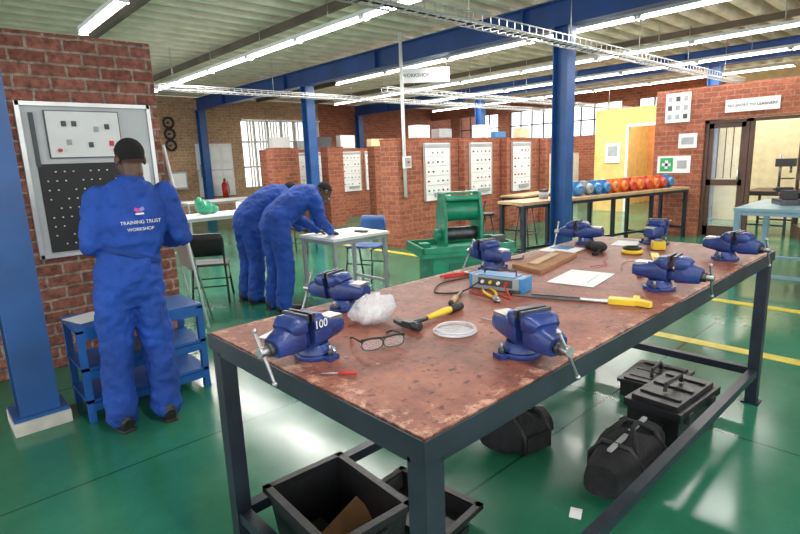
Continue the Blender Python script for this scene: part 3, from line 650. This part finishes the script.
B().box((0,0,0),(.015,.3,.3),white).obj('wall_notice',(12.99,1.9,1.7))

# ---------------------------------------------------------------- people
def mesh_part(b,name,parent,voxel=None,smooth=0,disp=0):
    o=b.obj(name,parent=parent)
    if voxel:
        r=o.modifiers.new('remesh','REMESH'); r.mode='VOXEL'; r.voxel_size=voxel; r.use_smooth_shade=True
        if smooth: s=o.modifiers.new('smooth','SMOOTH'); s.factor=.5; s.iterations=smooth
        if disp:
            for sc_,st in((.10,disp),(.045,disp*.55)):
                t=bpy.data.textures.new(name+'_folds','CLOUDS'); t.noise_scale=sc_; t.noise_depth=1
                d=o.modifiers.new('folds','DISPLACE'); d.texture=t; d.strength=st; d.mid_level=.5; d.texture_coords='LOCAL'
    return o
def limb(b,pts,rad,m,side=(1,0,0),n=14):
    P=[V(p) for p in pts]; R=[]
    for i in range(len(P)-1):
        for k in range(4):
            t=k/4; R.append((P[i].lerp(P[i+1],t),)+tuple(rad[i][j]*(1-t)+rad[i+1][j]*t for j in(0,1))+(side,))
    R.append((P[-1],rad[-1][0],rad[-1][1],side)); b.loft(R,m,n)
    for i in range(len(P)): b.ell(P[i],(rad[i][0]*.98,)*3,m,nu=12,nv=8)
def head(parent,cen,fwd,up,neck_to):
    fwd=V(fwd).normalized(); up=V(up); up=(up-fwd*up.dot(fwd)).normalized(); rt=fwd.cross(up)
    Rm=Matrix((rt,fwd,up)).transposed(); c0=V(cen)
    L=lambda x,y,z:c0+Rm@V((x,y,z))
    b=B(); b.ell(L(0,-.012,.03),(.076,.095,.085),skin,Rm,20,14); b.ell(L(0,.03,-.03),(.062,.062,.082),skin,Rm,18,12); b.ell(L(0,.05,-.085),(.034,.034,.028),skin,Rm)
    b.ell(L(0,.005,-.06),(.06,.06,.05),skin,Rm)
    b.loft([(L(0,.085,.015),.008,.008,rt),(L(0,.102,-.015),.011,.010,rt),(L(0,.106,-.028),.018,.011,rt),(L(0,.09,-.036),.015,.008,rt)],skin,10)
    b.ell(L(0,.078,.018),(.05,.018,.010),skin,Rm)
    for s in(-1,1): b.ell(L(s*.079,-.012,-.008),(.011,.020,.032),skin,Rm); b.ell(L(s*.04,.065,-.03),(.022,.02,.02),skin,Rm)
    b.loft([(L(0,-.015,-.03),.058,.058,rt),(L(0,-.02,-.08),.055,.055,rt),(V(neck_to),.062,.062,rt)],skin,14)
    mesh_part(b,'head',parent,.006,3)
    b=B()
    for s in(-1,1): b.ell(L(s*.030,.083,.002),(.013,.011,.010),eyew,Rm,10,8); b.ell(L(s*.030,.092,.002),(.006,.004,.006),rubber,Rm,8,6); b.box(L(s*.03,.094,.024),(.035,.005,.006),hairm,R=Rm)
    b.ell(L(0,.092,-.055),(.024,.008,.005),lip,Rm,10,6); b.ell(L(0,.090,-.063),(.021,.009,.006),lip,Rm,10,6)
    b.obj('face_features',parent=parent)
    b=B(); b.ell(L(0,-.016,.034),(.079,.096,.086),hairm,Rm,28,22)
    def kl(v):
        q=Rm.transposed()@(v.co-c0); return q.z < (-.02 if q.y<-.03 else -.02+(q.y+.03)*1.1)
    kill=[v for v in b.bm.verts if kl(v)]
    bmesh.ops.delete(b.bm,geom=kill,context='VERTS'); b.obj('short_hair',parent=parent)
def hand(parent,wr,d,nrm,thumb,curl=.5,name='hand'):
    d=V(d).normalized(); n=V(nrm); n=(n-d*n.dot(d)).normalized(); sd=d.cross(n)
    if sd.dot(V(thumb))<0: sd=-sd
    w=V(wr); b=B()
    b.loft([(w,.024,.017,sd),(w+d*.03,.034,.016,sd),(w+d*.07,.041,.015,sd),(w+d*.09,.040,.012,sd)],skin,14)
    for i,(o_,l_) in enumerate(((.030,.075),(.010,.085),(-.010,.079),(-.029,.062))):
        p=w+d*.078+sd*o_; pts=[p]; ang=curl*.35
        for k,seg in enumerate((.45,.32,.23)):
            dd=(d*math.cos(ang)+n*math.sin(ang)+sd*o_*1.5).normalized(); p=p+dd*l_*seg; pts.append(p.copy()); ang+=curl*.8
        b.tube(pts,.009,skin,8,[.0098,.0092,.0086,.0065]); b.ell(pts[-1],(.0068,)*3,skin,nu=8,nv=6)
    p=w+d*.025+sd*.026; q=p+(d*.6+sd*.7+n*.25).normalized()*.04; r=q+(d*.85+sd*.25+n*.4).normalized()*.034; t=r+(d*.9+n*.4).normalized()*.024
    b.tube([p,q,r,t],.011,skin,8,[.014,.0125,.0105,.007]); b.ell(t,(.0075,)*3,skin,nu=8,nv=6)
    mesh_part(b,name,parent,.0035,2)
def shoe(b,x,y,dr):
    d=V((dr[0],dr[1],0)).normalized(); sd=V((-d.y,d.x,0)); o=V((x,y,0))
    b.loft([(o-d*.075+V((0,0,.045)),.028,.040,sd),(o-d*.05+V((0,0,.05)),.040,.05,sd),(o+V((0,0,.05)),.043,.05,sd),(o+d*.06+V((0,0,.042)),.045,.040,sd),(o+d*.13+V((0,0,.034)),.05,.032,sd),(o+d*.18+V((0,0,.03)),.042,.028,sd),(o+d*.20+V((0,0,.026)),.02,.02,sd)],black,16,sq=.75)
    b.loft([(o-d*.08+V((0,0,.008)),.035,.008,sd),(o-d*.04+V((0,0,.008)),.045,.008,sd),(o+d*.06+V((0,0,.008)),.046,.008,sd),(o+d*.14+V((0,0,.008)),.052,.008,sd),(o+d*.205+V((0,0,.008)),.03,.008,sd)],rubber,16,sq=.6)
    b.loft([(o-d*.02+V((0,0,.05)),.045,.05,sd),(o-d*.025+V((0,0,.12)),.045,.05,sd)],black,14)

S=empty('student',(0,0,0))
b=B(); X=(1,.0,0)
b.loft([((.885,3.38,.76),.12,.10,X),((.890,3.375,.84),.175,.13,X),((.90,3.37,.92),.188,.14,X),((.905,3.375,1.0),.178,.13,X),((.925,3.385,1.07),.165,.115,X),((.94,3.39,1.13),.184,.132,X),((.955,3.395,1.25),.20,.13,X),((.975,3.40,1.36),.205,.122,X),((.985,3.40,1.43),.19,.10,X),((.99,3.405,1.47),.12,.08,X),((.995,3.41,1.50),.07,.068,X)],overall,24)
limb(b,[(.80,3.40,1.40),(.725,3.37,1.14),(.84,3.60,1.10)],[(.078,.078),(.066,.066),(.052,.052)],overall)
limb(b,[(1.17,3.40,1.40),(1.235,3.38,1.13),(1.12,3.62,1.10)],[(.078,.078),(.066,.066),(.052,.052)],overall)
limb(b,[(.80,3.375,.86),(.775,3.39,.48),(.755,3.385,.085)],[(.105,.115),(.092,.095),(.090,.092)],overall)
limb(b,[(.985,3.375,.86),(1.0,3.36,.48),(1.0,3.33,.085)],[(.105,.115),(.092,.095),(.090,.092)],overall)
mesh_part(b,'overalls',S,.011,3,.034)
b=B(); b.loft([((.99,3.41,1.475),.082,.078,X),((.995,3.412,1.515),.072,.07,X)],overall2,18,cap=False); b.loft([((.915,3.383,1.045),.182,.132,X),((.925,3.385,1.07),.182,.132,X)],overall2,24,cap=False)
mesh_part(b,'collar_and_waistband',S)
head(S,(1.005,3.425,1.615),(-.1,1,-.12),(0,0,1),(.995,3.41,1.47))
hand(S,(.84,3.60,1.10),(.55,.75,.1),(.6,-.1,.3),(0,.2,1),.9,'left_hand'); hand(S,(1.12,3.62,1.10),(-.55,.75,.1),(-.6,-.1,.3),(0,.2,1),.9,'right_hand')
b=B(); shoe(b,.755,3.37,(-.1,1)); shoe(b,1.0,3.315,(.12,1)); b.obj('shoes',parent=S)
RB=(pi/2,0,0)
text('TRAINING TRUST',.028,(.97,3.252,1.255),RB,white,S,'back_print'); text('WORKSHOP',.026,(.965,3.25,1.215),RB,white,S,'back_print')
b=B(); b.box((.957,3.252,1.325),(.026,.006,.02),pink,R=Matrix.Rotation(.5,3,'Y')); b.box((.983,3.252,1.328),(.026,.006,.02),purple,R=Matrix.Rotation(-.4,3,'Y')); b.box((.97,3.252,1.303),(.045,.006,.01),white); b.obj('back_logo',parent=S)

def bent(dx,dy,hx=0):
    S=empty('student'); Y=(0,1,0); o=V((dx,dy,0))
    b=B(); T=lambda x,y,z:o+V((x,y,z))
    b.loft([(T(2.80,5.0,.78),.14,.11,Y),(T(2.79,5.0,.88),.185,.15,Y),(T(2.82,5.0,.97),.188,.155,Y),(T(2.89,5.0,1.04),.180,.145,Y),(T(2.99,5.0,1.10),.19,.15,Y),(T(3.10,5.0,1.155),.205,.15,Y),(T(3.20,5.0,1.195),.205,.14,Y),(T(3.28,5.0,1.23),.15,.10,Y),(T(3.33,5.0,1.245),.08,.07,Y)],overall,24)
    for s in(-1,1):
        limb(b,[T(3.20,5.0+s*.18,1.16),T(3.22,5.0+s*.24,.93),T(3.41,5.0+s*.13,.80)],[(.082,.082),(.068,.068),(.050,.050)],overall,Y)
        limb(b,[T(2.80,5.0+s*.095,.86),T(2.83,5.0+s*.105,.48),T(2.77,5.0+s*.115,.085)],[(.112,.11),(.095,.095),(.09,.09)],overall,Y)
    mesh_part(b,'overalls',S,.012,3,.034)
    b=B(); b.loft([(T(3.30,5.0,1.235),.09,.085,Y),(T(3.34,5.0,1.25),.075,.072,Y)],overall2,18,cap=False); mesh_part(b,'collar',S)
    head(S,T(3.44+hx,5.0,1.215),(.55,-.1,-.85),(.85,0,.5),T(3.31,5.0,1.235))
    for s in(-1,1): hand(S,T(3.41,5.0+s*.13,.79),(.9,-s*.35,-.22),(.1,0,-1),(0,-s,0),.55,'hand')
    b=B(); shoe(b,2.76+dx,5.0+dy-.115,(1,-.1)); shoe(b,2.76+dx,5.0+dy+.115,(1,.1)); b.obj('shoes',parent=S)
bent(0,-.02); bent(-.02,.57,-.06)
